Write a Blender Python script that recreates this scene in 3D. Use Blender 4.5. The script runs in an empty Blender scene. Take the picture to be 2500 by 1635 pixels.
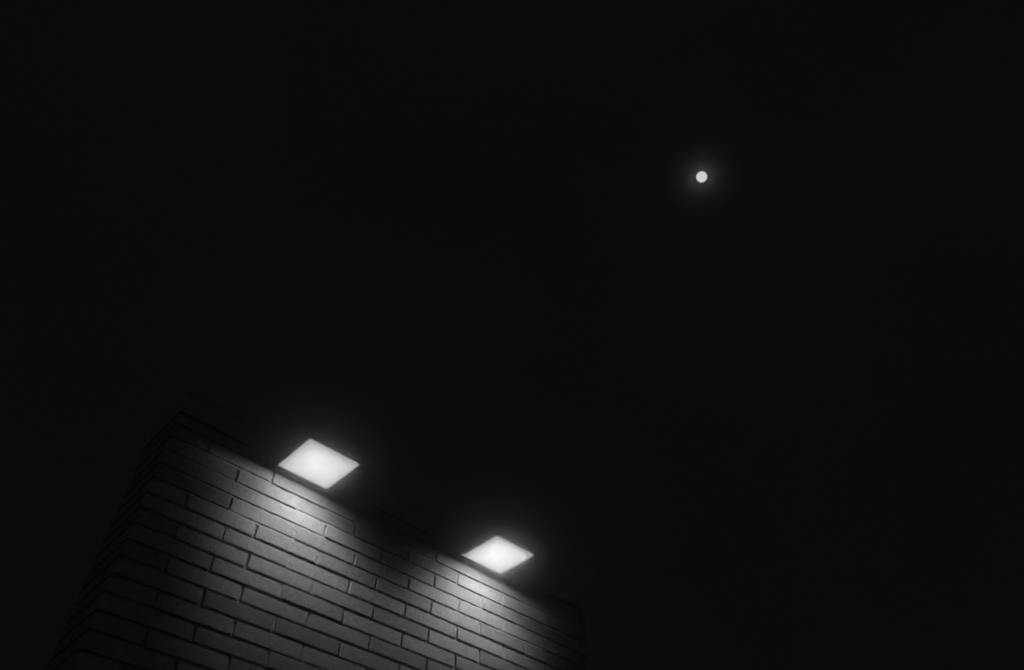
import bpy, bmesh, math, random
from mathutils import Matrix, Vector

random.seed(7)
SC = bpy.context.scene
COL = SC.collection
CR = 0.0677                       # height of one brick course (with its bed joint), metres
Z0 = 1.6 + 30.11 * CR             # height of the bed joint just above the highest lit course


def P(x, y, z):                   # course units (x along the wall, y into the wall, z up) -> metres
    return (x * CR, y * CR, Z0 + z * CR)


# ------------------------------------------------------------------ camera
cam = bpy.data.cameras.new("camera")
cam.sensor_width = 36.0
cam.lens = 1874.34 * 36.0 / 2500.0
cam.clip_start, cam.clip_end = 0.05, 20000
co = bpy.data.objects.new("camera", cam)
COL.objects.link(co)
el, az, roll = 0.81497, 0.74263, 0.01575
F = Vector((math.sin(az) * math.cos(el), math.cos(az) * math.cos(el), math.sin(el)))
r0 = F.cross(Vector((0, 0, 1))).normalized()
u0 = r0.cross(F)
Rt = math.cos(roll) * r0 + math.sin(roll) * u0
Up = -math.sin(roll) * r0 + math.cos(roll) * u0
CAMP = Vector(P(-1.70986, -40.38485, -30.10992))
co.matrix_world = Matrix(((Rt.x, Up.x, -F.x, CAMP.x), (Rt.y, Up.y, -F.y, CAMP.y), (Rt.z, Up.z, -F.z, CAMP.z), (0, 0, 0, 1)))
SC.camera = co

# ------------------------------------------------------------------ night sky
w = bpy.data.worlds.new("World")
SC.world = w
w.use_nodes = True
nt = w.node_tree
bg = nt.nodes["Background"]
tc = nt.nodes.new("ShaderNodeTexCoord")
sx = nt.nodes.new("ShaderNodeSeparateXYZ")
rp = nt.nodes.new("ShaderNodeValToRGB")     # low glow added to lift the unlit wall, nearly black overhead
nt.links.new(tc.outputs["Generated"], sx.inputs[0])
nt.links.new(sx.outputs["Z"], rp.inputs[0])
rp.color_ramp.elements[0].position = 0.0
rp.color_ramp.elements[0].color = (0.040, 0.040, 0.040, 1)
rp.color_ramp.elements[1].position = 0.30
rp.color_ramp.elements[1].color = (0.0032, 0.0032, 0.0032, 1)
sn = nt.nodes.new("ShaderNodeTexNoise")     # barely uneven high air
sn.inputs["Scale"].default_value = 3.5
sn.inputs["Detail"].default_value = 6
nt.links.new(tc.outputs["Generated"], sn.inputs["Vector"])
sm = nt.nodes.new("ShaderNodeMapRange")
sm.inputs["From Min"].default_value = .25
sm.inputs["From Max"].default_value = .75
sm.inputs["To Min"].default_value = .94
sm.inputs["To Max"].default_value = 1.05
nt.links.new(sn.outputs[0], sm.inputs["Value"])
sv = nt.nodes.new("ShaderNodeVectorMath")
sv.operation = 'SCALE'
nt.links.new(rp.outputs[0], sv.inputs[0])
nt.links.new(sm.outputs[0], sv.inputs["Scale"])
nt.links.new(sv.outputs[0], bg.inputs["Color"])
bg.inputs["Strength"].default_value = 1.0

# ------------------------------------------------------------------ moonlight
MOON = Vector((0.5143596, 0.21717972, 0.82961869)).normalized()
sl = bpy.data.lights.new("moonlight", 'SUN')
sl.energy = 0.00046
sl.angle = math.radians(1.2)
so = bpy.data.objects.new("moonlight", sl)
COL.objects.link(so)
so.rotation_euler = MOON.to_track_quat('Z', 'Y').to_euler()
so.location = (0, 0, 30)

vs = SC.view_settings
vs.view_transform = 'Standard'
vs.look = 'None'
vs.exposure = 0.0
vs.gamma = 1.0
SC.cycles.denoising_input_passes = 'RGB'
SC.cycles.max_bounces = 8
SC.cycles.volume_bounces = 1


# ------------------------------------------------------------------ helpers
def mat(name):
    m = bpy.data.materials.new(name)
    m.use_nodes = True
    n = m.node_tree
    return m, n, n.nodes["Principled BSDF"], n.links


def link(name, bm, mats, parent=None, smooth=False):
    me = bpy.data.meshes.new(name)
    bm.normal_update()
    bm.to_mesh(me)
    bm.free()
    for m in mats:
        me.materials.append(m)
    o = bpy.data.objects.new(name, me)
    COL.objects.link(o)
    if parent:
        o.parent = parent
    if smooth:
        for p in me.polygons:
            p.use_smooth = True
    return o


def tag(o, label=None, cat=None, group=None, kind=None):
    for k, v in (("label", label), ("category", cat), ("group", group), ("kind", kind)):
        if v:
            o[k] = v
    return o


def box(bm, a, b, mi=0):
    vs_ = [bm.verts.new((x, y, z)) for x in (a[0], b[0]) for y in (a[1], b[1]) for z in (a[2], b[2])]
    for f in ((0, 1, 3, 2), (4, 6, 7, 5), (0, 4, 5, 1), (2, 3, 7, 6), (0, 2, 6, 4), (1, 5, 7, 3)):
        fc = bm.faces.new([vs_[i] for i in f])
        fc.material_index = mi


# ------------------------------------------------------------------ materials
def brick_mat():
    m, n, b, l = mat("pale_brick")
    t = n.nodes.new("ShaderNodeTexCoord")
    geo = n.nodes.new("ShaderNodeNewGeometry")
    n1 = n.nodes.new("ShaderNodeTexNoise"); n1.inputs["Scale"].default_value = 120; n1.inputs["Detail"].default_value = 6
    n2 = n.nodes.new("ShaderNodeTexNoise"); n2.inputs["Scale"].default_value = 420; n2.inputs["Detail"].default_value = 3
    n3 = n.nodes.new("ShaderNodeTexNoise"); n3.inputs["Scale"].default_value = 9; n3.inputs["Detail"].default_value = 4
    vo = n.nodes.new("ShaderNodeTexVoronoi"); vo.inputs["Scale"].default_value = 75     # dark iron spots
    for x in (n1, n2, n3, vo):
        l.new(t.outputs["Object"], x.inputs["Vector"])
    r = n.nodes.new("ShaderNodeValToRGB")
    r.color_ramp.elements[0].position = .3; r.color_ramp.elements[0].color = (.32, .32, .32, 1)
    r.color_ramp.elements[1].position = .7; r.color_ramp.elements[1].color = (.51, .51, .51, 1)
    l.new(n1.outputs[0], r.inputs[0])
    isl = n.nodes.new("ShaderNodeMapRange")          # each brick a little lighter or darker
    isl.inputs["To Min"].default_value = .80; isl.inputs["To Max"].default_value = 1.12
    l.new(geo.outputs["Random Per Island"], isl.inputs["Value"])
    big = n.nodes.new("ShaderNodeMapRange")
    big.inputs["From Min"].default_value = .3; big.inputs["From Max"].default_value = .7
    big.inputs["To Min"].default_value = .9; big.inputs["To Max"].default_value = 1.06
    l.new(n3.outputs[0], big.inputs["Value"])
    sp = n.nodes.new("ShaderNodeMapRange")
    sp.inputs["From Min"].default_value = .08; sp.inputs["From Max"].default_value = .26
    sp.inputs["To Min"].default_value = .5; sp.inputs["To Max"].default_value = 1.0
    l.new(vo.outputs["Distance"], sp.inputs["Value"])
    m1 = n.nodes.new("ShaderNodeMath"); m1.operation = 'MULTIPLY'
    m2 = n.nodes.new("ShaderNodeMath"); m2.operation = 'MULTIPLY'
    l.new(isl.outputs[0], m1.inputs[0]); l.new(big.outputs[0], m1.inputs[1])
    l.new(m1.outputs[0], m2.inputs[0]); l.new(sp.outputs[0], m2.inputs[1])
    mx = n.nodes.new("ShaderNodeVectorMath"); mx.operation = 'SCALE'
    l.new(r.outputs[0], mx.inputs[0]); l.new(m2.outputs[0], mx.inputs["Scale"])
    l.new(mx.outputs[0], b.inputs["Base Color"])
    b.inputs["Roughness"].default_value = .9
    b.inputs["Specular IOR Level"].default_value = .15
    ad = n.nodes.new("ShaderNodeMath"); ad.operation = 'ADD'
    l.new(n1.outputs[0], ad.inputs[0]); l.new(n2.outputs[0], ad.inputs[1])
    bu = n.nodes.new("ShaderNodeBump"); bu.inputs["Strength"].default_value = .5; bu.inputs["Distance"].default_value = .0016
    l.new(ad.outputs[0], bu.inputs["Height"])
    l.new(bu.outputs[0], b.inputs["Normal"])
    return m


def rough_mat(name, c0, c1, scale, bump, rough=.92):
    m, n, b, l = mat(name)
    t = n.nodes.new("ShaderNodeTexCoord")
    n1 = n.nodes.new("ShaderNodeTexNoise"); n1.inputs["Scale"].default_value = scale; n1.inputs["Detail"].default_value = 7
    l.new(t.outputs["Object"], n1.inputs["Vector"])
    r = n.nodes.new("ShaderNodeValToRGB")
    r.color_ramp.elements[0].position = .3; r.color_ramp.elements[0].color = (c0, c0, c0, 1)
    r.color_ramp.elements[1].position = .7; r.color_ramp.elements[1].color = (c1, c1, c1, 1)
    l.new(n1.outputs[0], r.inputs[0]); l.new(r.outputs[0], b.inputs["Base Color"])
    b.inputs["Roughness"].default_value = rough
    bu = n.nodes.new("ShaderNodeBump"); bu.inputs["Strength"].default_value = .6; bu.inputs["Distance"].default_value = bump
    l.new(n1.outputs[0], bu.inputs["Height"]); l.new(bu.outputs[0], b.inputs["Normal"])
    return m


M_BRICK = brick_mat()
M_MORTAR = rough_mat("grey_mortar", .36, .50, 260, .002)
M_EDGE = rough_mat("weathered_sheet_metal", .36, .50, 30, .0006, .6)
M_PAVE = rough_mat("pale_bounce_ground", .30, .40, 30, .003)  # unseen ground, made pale to bounce light up into the joints
M_METAL = rough_mat("grey_painted_metal", .028, .04, 60, .0003, .7)


# ------------------------------------------------------------------ brick wall
# head joints (course units along the wall) and how deep each is raked, 0..1, course by course
JO = {
    0: ([14.62, 19.03, 23.6, 28.24, 32.59], [.35, .4, .4, .5, .1]),
    1: ([12.37, 16.82, 21.30, 25.79, 30.35, 34.79], [.85, .15, .6, .3, .2, .3]),
    2: ([9.99, 14.60, 19.08, 23.62, 28.31, 32.77, 37.31], [.4, .06, .45, .6, .8, .1, .6]),
    3: ([12.54, 17.05, 21.60, 26.11, 30.58, 34.93], [.95, .2, .1, .4, .12, .12]),
    4: ([9.98, 14.52, 18.97, 23.52, 28.21, 32.72, 37.19], [.55, .75, .45, .75, 1., .35, .3]),
    5: ([12.67, 17.11, 21.59, 26.10, 30.62, 35.03], [.3, .45, .75, .35, .55, .3]),
    6: ([10.04, 14.58, 19.07, 23.64, 28.21, 32.76], [.5, 1., .45, .75, .85, .5]),
    7: ([12.59, 17.04, 21.53, 26.12, 30.65], [.85, .25, .45, .8, .85]),
    8: ([10.23, 14.76, 19.23, 23.72, 28.27], [.75, .8, .5, .75, .8]),
    9: ([12.70, 17.19, 21.70, 26.17], [.8, .5, .6, .85]),
    10: ([10.31, 14.88, 19.30], [.4, .8, .5]),
    11: ([12.81, 17.23], [.7, .4]),
    12: ([10.5, 15.14], [.5, .5]),
}
LB = 4.515
XL, XR = 7.75, 44.0
ZT = 1                                     # courses above the reference joint
ZB = -int(Z0 / CR)                          # courses down to the ground
HB = .0120 / CR                             # bed joint
HH = .0115 / CR                             # head joint
BD = 1.36                                   # depth of a brick
TH = 5.1                                    # thickness of the wall


def brick(bm, x0, x1, z0, z1, pr, P=P):
    """one pressed brick: waved face, worn rounded arrises; y = 0 is the wall face"""
    rj = lambda s: random.uniform(-s, s)
    tx, tz = rj(.010), rj(.012)
    cx, cz = (x0 + x1) / 2, (z0 + z1) / 2
    nx = 9
    bv = .022
    c = [(rj(.010), rj(.010)) for _ in range(4)]                 # corners out of true

    def pt(u, v, inset, y):
        uu, vv = u, v
        jx = (1 - u) * ((1 - v) * c[0][0] + v * c[1][0]) + u * ((1 - v) * c[2][0] + v * c[3][0])
        jz = (1 - u) * ((1 - v) * c[0][1] + v * c[1][1]) + u * ((1 - v) * c[2][1] + v * c[3][1])
        x = x0 + inset + (x1 - x0 - 2 * inset) * uu + jx
        z = z0 + inset + (z1 - z0 - 2 * inset) * vv + jz
        yy = y - pr + tx * (x - cx) / 2.2 + tz * (z - cz) / .45
        return bm.verts.new(P(x, yy, z))
    us = [i / (nx - 1) for i in range(nx)]
    wav = [(rj(.006), rj(.006)) for _ in range(nx)]
    rings = []
    for inset, y, k in ((0., BD, 0), (0., bv, 1), (bv * .32, bv * .3, .6), (bv, 0., 0)):
        bot = [pt(u, 0, inset + (wav[i][0] * k if 0 < i < nx - 1 else 0), y) for i, u in enumerate(us)]
        top = [pt(u, 1, inset + (wav[i][1] * k if 0 < i < nx - 1 else 0), y) for i, u in enumerate(us)]
        rings.append((bot, top))
    for (b0, t0), (b1, t1) in zip(rings, rings[1:]):
        for i in range(nx - 1):
            bm.faces.new((b0[i], b0[i + 1], b1[i + 1], b1[i]))
            bm.faces.new((t0[i + 1], t0[i], t1[i], t1[i + 1]))
        bm.faces.new((t0[0], b0[0], b1[0], t1[0]))
        bm.faces.new((b0[-1], t0[-1], t1[-1], b1[-1]))
    b, t = rings[-1]
    mid = [pt(u, .5, bv if i in (0, nx - 1) else bv, rj(.004)) for i, u in enumerate(us)]
    for i in range(nx - 1):
        bm.faces.new((b[i], b[i + 1], mid[i + 1], mid[i]))
        bm.faces.new((mid[i], mid[i + 1], t[i + 1], t[i]))
    bm.faces.new((b[0], mid[0], t[0]))
    bm.faces.new((b[-1], t[-1], mid[-1]))


def mortar(bm, x0, x1, z0, z1, d, along, P=P):
    """mortar fill with an uneven tooled surface about d (courses) behind the face"""
    n = max(2, int((x1 - x0) / .35)) if along else 4
    prev = None
    for i in range(n + 1):
        k = i / n
        dd = max(.015, d + random.uniform(-.02, .02))
        if along:
            x = x0 + (x1 - x0) * k
            ps = [(x, 1., z0), (x, dd * 1.05, z0), (x, dd, (z0 + z1) / 2), (x, dd * 1.1, z1), (x, 1., z1)]
        else:
            z = z0 + (z1 - z0) * k
            ps = [(x1, 1., z), (x1, dd * 1.05, z), ((x0 + x1) / 2, dd, z), (x0, dd * 1.1, z), (x0, 1., z)]
        cur = [bm.verts.new(P(*p)) for p in ps]
        if prev:
            for a in range(4):
                f = bm.faces.new((prev[a], cur[a], cur[a + 1], prev[a + 1]))
                f.material_index = 1
        prev = cur


bm = bmesh.new()
for k in range(-ZT, -ZB):                    # course k lies between z = -k-1 and z = -k
    zt, zb = -k - HB / 2, -k - 1 + HB / 2
    if k in JO:
        xs = list(JO[k][0]); ds = list(JO[k][1])
    else:
        xs = [(14.62 if k % 2 == 0 else 12.5) + random.uniform(-.12, .12)]; ds = [random.random()]
    while xs[0] - LB > XL + .6:
        xs.insert(0, xs[0] - LB + random.uniform(-.05, .05)); ds.insert(0, random.random())
    while xs[-1] + LB < XR - .6:
        xs.append(xs[-1] + LB + random.uniform(-.05, .05)); ds.append(random.random())
    edges = [XL] + xs + [XR]
    for i in range(len(edges) - 1):
        a = edges[i] + (HH / 2 if i else 0)
        b = edges[i + 1] - (HH / 2 if i < len(edges) - 2 else 0)
        if b - a < .4:
            continue
        brick(bm, a, b, zb + random.uniform(-.012, .012), zt + random.uniform(-.012, .012), random.gauss(0, .016))
        mortar(bm, edges[i], edges[i + 1], zb - HB, zb, random.uniform(.045, .10) if -1 < k < 4 else random.uniform(.09, .17), True)
    for x, d in zip(xs, ds):
        mortar(bm, x - HH / 2, x + HH / 2, zb, zt, .03 + .14 * d, False)
    for end in (0, 1):                       # the two narrow ends of the wall
        pe = (lambda x, y, z: P(XL + y, TH - x, z)) if end == 0 else (lambda x, y, z: P(XR - y, x, z))
        x0, x1 = (0., TH - BD - HH) if end == 0 else (BD + HH, TH)
        brick(bm, x0, x1, zb, zt, random.gauss(0, .012), pe)
        mortar(bm, 0, TH, zb - HB, zb, random.uniform(.09, .17), True, pe)
        mortar(bm, x1 if end == 0 else x0 - HH, x1 + HH if end == 0 else x0, zb, zt, .1, False, pe)
box(bm, (XL * CR + .05, .05, -.05), (XR * CR - .05, TH * CR, Z0 + ZT * CR + .02))
wall = link("brick_wall", bm, [M_BRICK, M_MORTAR])
tag(wall, "pale brick wall of long thin bricks with deep dark joints, lit by two square lamps", "brick wall")
bm = bmesh.new()
f0 = Z0 + (ZT - .13) * CR                     # sheet metal edge strip that caps the wall, with a turned-out drip
prof = [(-.004, f0 + .002), (-.013, f0 - .004), (-.015, f0), (-.006, f0 + .009), (-.006, f0 + .10), (-.016, f0 + .112), (TH * CR + .01, f0 + .112), (TH * CR + .01, f0 - .004)]
ends = [[bm.verts.new((x, y, z)) for y, z in prof] for x in (XL * CR - .006, XR * CR + .006)]
for i in range(len(prof) - 1):
    bm.faces.new((ends[0][i], ends[0][i + 1], ends[1][i + 1], ends[1][i]))
for e_ in ends:
    bm.faces.new(e_)
bm.faces.new((ends[0][-1], ends[0][0], ends[1][0], ends[1][-1]))
bmesh.ops.recalc_face_normals(bm, faces=bm.faces[:])
link("metal_edge", bm, [M_EDGE], wall)


# ------------------------------------------------------------------ wall lamps
def lens_mat(hot, dim):
    """frosted glass in front of a bulb: brightest over the bulb, streaked by the reflector"""
    m, n, b, l = mat("lit_frosted_glass")
    t = n.nodes.new("ShaderNodeTexCoord")
    ds = n.nodes.new("ShaderNodeVectorMath"); ds.operation = 'DISTANCE'
    ds.inputs[1].default_value = (hot[0], hot[1], 0)
    fl = n.nodes.new("ShaderNodeVectorMath"); fl.operation = 'MULTIPLY'; fl.inputs[1].default_value = (1, 1, 0)
    l.new(t.outputs["Object"], fl.inputs[0]); l.new(fl.outputs[0], ds.inputs[0])
    no = n.nodes.new("ShaderNodeTexNoise"); no.inputs["Scale"].default_value = 14; no.inputs["Detail"].default_value = 2
    l.new(t.outputs["Object"], no.inputs["Vector"])
    ma = n.nodes.new("ShaderNodeMath"); ma.operation = 'MULTIPLY_ADD'
    ma.inputs[1].default_value = .10; ma.inputs[2].default_value = -.05
    l.new(no.outputs[0], ma.inputs[0])
    ad = n.nodes.new("ShaderNodeMath"); ad.operation = 'ADD'
    l.new(ds.outputs["Value"], ad.inputs[0]); l.new(ma.outputs[0], ad.inputs[1])
    r = n.nodes.new("ShaderNodeValToRGB"); r.color_ramp.interpolation = 'EASE'
    r.color_ramp.elements[0].position = 0; r.color_ramp.elements[0].color = (1., 1., 1., 1)
    r.color_ramp.elements[1].position = .16; r.color_ramp.elements[1].color = (.56, .56, .56, 1)
    e = r.color_ramp.elements.new(.07); e.color = (.74, .74, .74, 1)
    l.new(ad.outputs[0], r.inputs[0])
    b.inputs["Base Color"].default_value = (.25, .25, .25, 1)
    b.inputs["Roughness"].default_value = .5
    # streak thrown by the reflector towards the outer left of the glass
    d2 = n.nodes.new("ShaderNodeVectorMath"); d2.operation = 'DISTANCE'
    d2.inputs[1].default_value = (hot[0] - .030, hot[1] - .055, 0)
    l.new(fl.outputs[0], d2.inputs[0])
    mr = n.nodes.new("ShaderNodeMapRange"); mr.interpolation_type = 'SMOOTHSTEP'
    mr.inputs["From Min"].default_value = .075; mr.inputs["From Max"].default_value = .0
    mr.inputs["To Min"].default_value = 0; mr.inputs["To Max"].default_value = .17
    l.new(d2.outputs["Value"], mr.inputs["Value"])
    # darker band where the reflector folds, left of the streak
    d3 = n.nodes.new("ShaderNodeVectorMath"); d3.operation = 'DISTANCE'
    d3.inputs[1].default_value = (hot[0] - .085, hot[1] - .030, 0)
    l.new(fl.outputs[0], d3.inputs[0])
    m3 = n.nodes.new("ShaderNodeMapRange"); m3.interpolation_type = 'SMOOTHSTEP'
    m3.inputs["From Min"].default_value = .03; m3.inputs["From Max"].default_value = .0
    m3.inputs["To Min"].default_value = 0; m3.inputs["To Max"].default_value = -.10
    l.new(d3.outputs["Value"], m3.inputs["Value"])
    a2 = n.nodes.new("ShaderNodeMath"); a2.operation = 'ADD'
    l.new(mr.outputs[0], a2.inputs[0]); l.new(m3.outputs[0], a2.inputs[1])
    a3 = n.nodes.new("ShaderNodeVectorMath"); a3.operation = 'ADD'
    l.new(r.outputs[0], a3.inputs[0]); l.new(a2.outputs[0], a3.inputs[1])
    l.new(a3.outputs[0], b.inputs["Emission Color"])
    b.inputs["Emission Strength"].default_value = dim
    return m


S = 3.79 * CR                                # side of the glass
GAP = 0.5 * CR                               # glass to wall
ZL = 0.106


def photometry(L, side, reach):
    """spread of the lamp light, shaped to fit the tones on the wall: wide band across, strongest 45-75 degrees down, cut off near level"""
    L.use_nodes = True
    n = L.node_tree
    l = n.links
    em = n.nodes["Emission"]
    ge = n.nodes.new("ShaderNodeNewGeometry")
    sp = n.nodes.new("ShaderNodeSeparateXYZ")
    l.new(ge.outputs["Incoming"], sp.inputs[0])

    def M(op, a, b=None, c=None):
        k = n.nodes.new("ShaderNodeMath"); k.operation = op
        for i, v in enumerate((a, b, c)):
            if v is None:
                continue
            if isinstance(v, (int, float)):
                k.inputs[i].default_value = v
            else:
                l.new(v, k.inputs[i])
        return k.outputs[0]
    X, Y, Z = sp.outputs
    h = M('MAXIMUM', M('SQRT', M('ADD', M('MULTIPLY', Y, Y), M('MULTIPLY', Z, Z))), .02)
    c = M('DIVIDE', M('MULTIPLY', Z, -1), h)
    # spread shaped to fit the wall tones: long and soft inward, shorter and firmer outward
    a = M('DIVIDE', M('MULTIPLY', X, side), M('MAXIMUM', M('ABSOLUTE', Y), .03))
    soft = M('POWER', M('DIVIDE', M('MAXIMUM', M('DIVIDE', M('MULTIPLY', X, side), h), 0), 1.12), 2.6)
    firm = M('POWER', M('DIVIDE', M('MAXIMUM', M('MULTIPLY', a, -1), 0), M('MULTIPLY', M('MULTIPLY_ADD', c, -.7, 1.66), reach)), 4.2)
    fa = M('EXPONENT', M('MULTIPLY', M('ADD', soft, firm), -1))
    wing = M('MULTIPLY', M('MINIMUM', M('MULTIPLY', a, a), 2.5), M('SUBTRACT', 1.0, c))
    fa = M('MULTIPLY', fa, M('MULTIPLY_ADD', wing, 2.8, 1.0))
    rp = n.nodes.new("ShaderNodeValToRGB")
    pts = ((0, 0.), (.15, .25), (.3, 1.0), (.45, 1.35), (.6, 1.75), (.75, 5.1), (.87, 12.5), (.94, 12.2), (.98, 6.), (1., 1.6))
    e = rp.color_ramp.elements
    for i, (p, v) in enumerate(pts):
        q = e[0] if i == 0 else (e[-1] if i == len(pts) - 1 else e.new(p))
        q.position = p
        q.color = (v / 14, v / 14, v / 14, 1)
    l.new(c, rp.inputs[0])
    cs = M('MAXIMUM', M('MULTIPLY', Z, -1), .08)
    l.new(M('DIVIDE', M('MULTIPLY', fa, rp.outputs[0]), cs), em.inputs["Strength"])


def wall_lamp(xu, label, hot, dim, tab, power, side, reach):
    x0 = xu * CR
    c = Vector((x0 + S / 2, -GAP - S / 2, Z0 + ZL * CR))
    root = bpy.data.objects.new("wall_lamp", None)
    root.empty_display_size = .1
    root.location = c
    COL.objects.link(root)
    tag(root, label, "wall lamp", "square downlights on the brick wall")
    h = S / 2
    # housing: open-bottomed metal box, sloping lid, back plate on the wall
    t, hh = .0045, .075
    bm = bmesh.new()
    o, yb = h + t, GAP + h - .004                     # outer half width, back of the box
    ring = lambda X, Y0, Y1, z0, z1=None: [bm.verts.new(p) for p in
                                           ((-X, Y0, z0), (X, Y0, z0), (X, Y1, z1 if z1 is not None else z0), (-X, Y1, z1 if z1 is not None else z0))]
    b_o = ring(o, -o, h + t, .0)
    m_o = ring(o, -o, h + t, hh * .6, hh)
    top = ring(o - .02, -o + .03, h + t, hh * .72, hh + .012)
    b_i = ring(h + .0005, -h - .0005, h + .0005, .0)
    m_i = ring(h - .002, -h + .002, h - .002, hh * .5, hh * .5)
    for A, B in ((b_o, m_o), (m_o, top), (b_i, b_o), (m_i, b_i)):
        for i in range(4):
            j = (i + 1) % 4
            bm.faces.new((A[i], A[j], B[j], B[i]))
    bm.faces.new(top)
    bm.faces.new(m_i[::-1])
    bmesh.ops.recalc_face_normals(bm, faces=bm.faces[:])
    link("housing", bm, [M_METAL], root)
    bm = bmesh.new()
    box(bm, (-.075, h + t + .001, .012), (.075, yb + .001, hh - .032))
    bmesh.ops.bevel(bm, geom=bm.edges[:], offset=.003, segments=2, affect='EDGES')
    link("mounting_plate", bm, [M_METAL], root)
    # two screws that hold the glass frame
    # glass: slightly sagging sheet
    bm = bmesh.new()
    N = 16
    g = [[None] * (N + 1) for _ in range(N + 1)]
    rc = .006
    for i in range(N + 1):
        for j in range(N + 1):
            u, v = i / N * 2 - 1, j / N * 2 - 1
            x, y = u * h, v * h
            if abs(u) == 1 and abs(v) == 1:
                x, y = u * (h - rc * .35), v * (h - rc * .35)
            if tab and i == 0 and j == N:            # bent corner of the glass clip
                x, y = -h - .012, h - .002
            g[i][j] = bm.verts.new((x, y, -.0005 - .0045 * (1 - u * u) * (1 - v * v)))
    for i in range(N):
        for j in range(N):
            bm.faces.new((g[i][j], g[i][j + 1], g[i + 1][j + 1], g[i + 1][j]))
    ret = bmesh.ops.extrude_face_region(bm, geom=bm.faces[:])
    for v in ret["geom"]:
        if isinstance(v, bmesh.types.BMVert):
            v.co.z += .004
    bmesh.ops.recalc_face_normals(bm, faces=bm.faces[:])
    link("glass_lens", bm, [lens_mat(hot, dim)], root, True)
    # the light it throws
    L = bpy.data.lights.new("lamp_light", 'AREA')
    L.shape = 'SQUARE'
    L.size = S * .88
    L.energy = LAMP_W * power
    photometry(L, side, reach)
    lo = bpy.data.objects.new("lamp_light", L)
    lo.location = (0, 0, -.010)
    lo.parent = root
    COL.objects.link(lo)
    return root


LAMP_W = 2.6
# hot spots: (u along wall, v away from wall) 0..1 -> local metres
hp = lambda u, v: ((u - .5) * S, (.5 - v) * S)
wall_lamp(14.527, "square downlight on the brick wall, the upper left one of the pair", hp(.47, .43), .52, False, 1.0, 1, 1.02)
wall_lamp(30.280, "square downlight on the brick wall, the lower right one of the pair, under the moon", hp(.41, .42), .47, True, 1.0, -1, 1.58)

# ------------------------------------------------------------------ moon
MD = 3000.0
bm = bmesh.new()
bmesh.ops.create_uvsphere(bm, u_segments=48, v_segments=24, radius=MD * 12.6 / 1874.34)
m, n, b, l = mat("moon_surface")
no = n.nodes.new("ShaderNodeTexNoise"); no.inputs["Scale"].default_value = .07; no.inputs["Detail"].default_value = 5
t = n.nodes.new("ShaderNodeTexCoord"); l.new(t.outputs["Object"], no.inputs["Vector"])
r = n.nodes.new("ShaderNodeValToRGB")
r.color_ramp.elements[0].position = .35; r.color_ramp.elements[0].color = (.58, .58, .58, 1)
r.color_ramp.elements[1].position = .65; r.color_ramp.elements[1].color = (.74, .74, .74, 1)
l.new(no.outputs[0], r.inputs[0]); l.new(r.outputs[0], b.inputs["Emission Color"])
b.inputs["Emission Strength"].default_value = 1.0
b.inputs["Base Color"].default_value = (.1, .1, .1, 1)
mo = link("moon", bm, [m], None, True)
mo.location = CAMP + MOON * MD
tag(mo, "small round full moon, white, alone in the black sky", "moon")

# ------------------------------------------------------------------ ground
bm = bmesh.new()
bmesh.ops.create_grid(bm, x_segments=2, y_segments=2, size=60)
gr = link("ground", bm, [M_PAVE])
tag(gr, "unseen ground in front of the wall, made pale to bounce light up into the joints", "ground", kind="structure")

# ------------------------------------------------------------------ added volume that imitates halation round lamps and moon
bm = bmesh.new()
box(bm, (-70, -70, -1.0), (70, 70, 7.0))
bmesh.ops.recalc_face_normals(bm, faces=bm.faces[:])
m = bpy.data.materials.new("halation_volume")
m.use_nodes = True
n = m.node_tree
n.nodes.remove(n.nodes["Principled BSDF"])
pv = n.nodes.new("ShaderNodeVolumePrincipled")
pv.inputs["Color"].default_value = (.98, .98, .98, 1)
pv.inputs["Density"].default_value = 0.025
pv.inputs["Anisotropy"].default_value = 0.99
n.links.new(pv.outputs[0], n.nodes["Material Output"].inputs["Volume"])
hz = link("halation_haze", bm, [m])
tag(hz, "added scattering volume that imitates halation round the lamps and the moon", "halation_haze", kind="stuff")
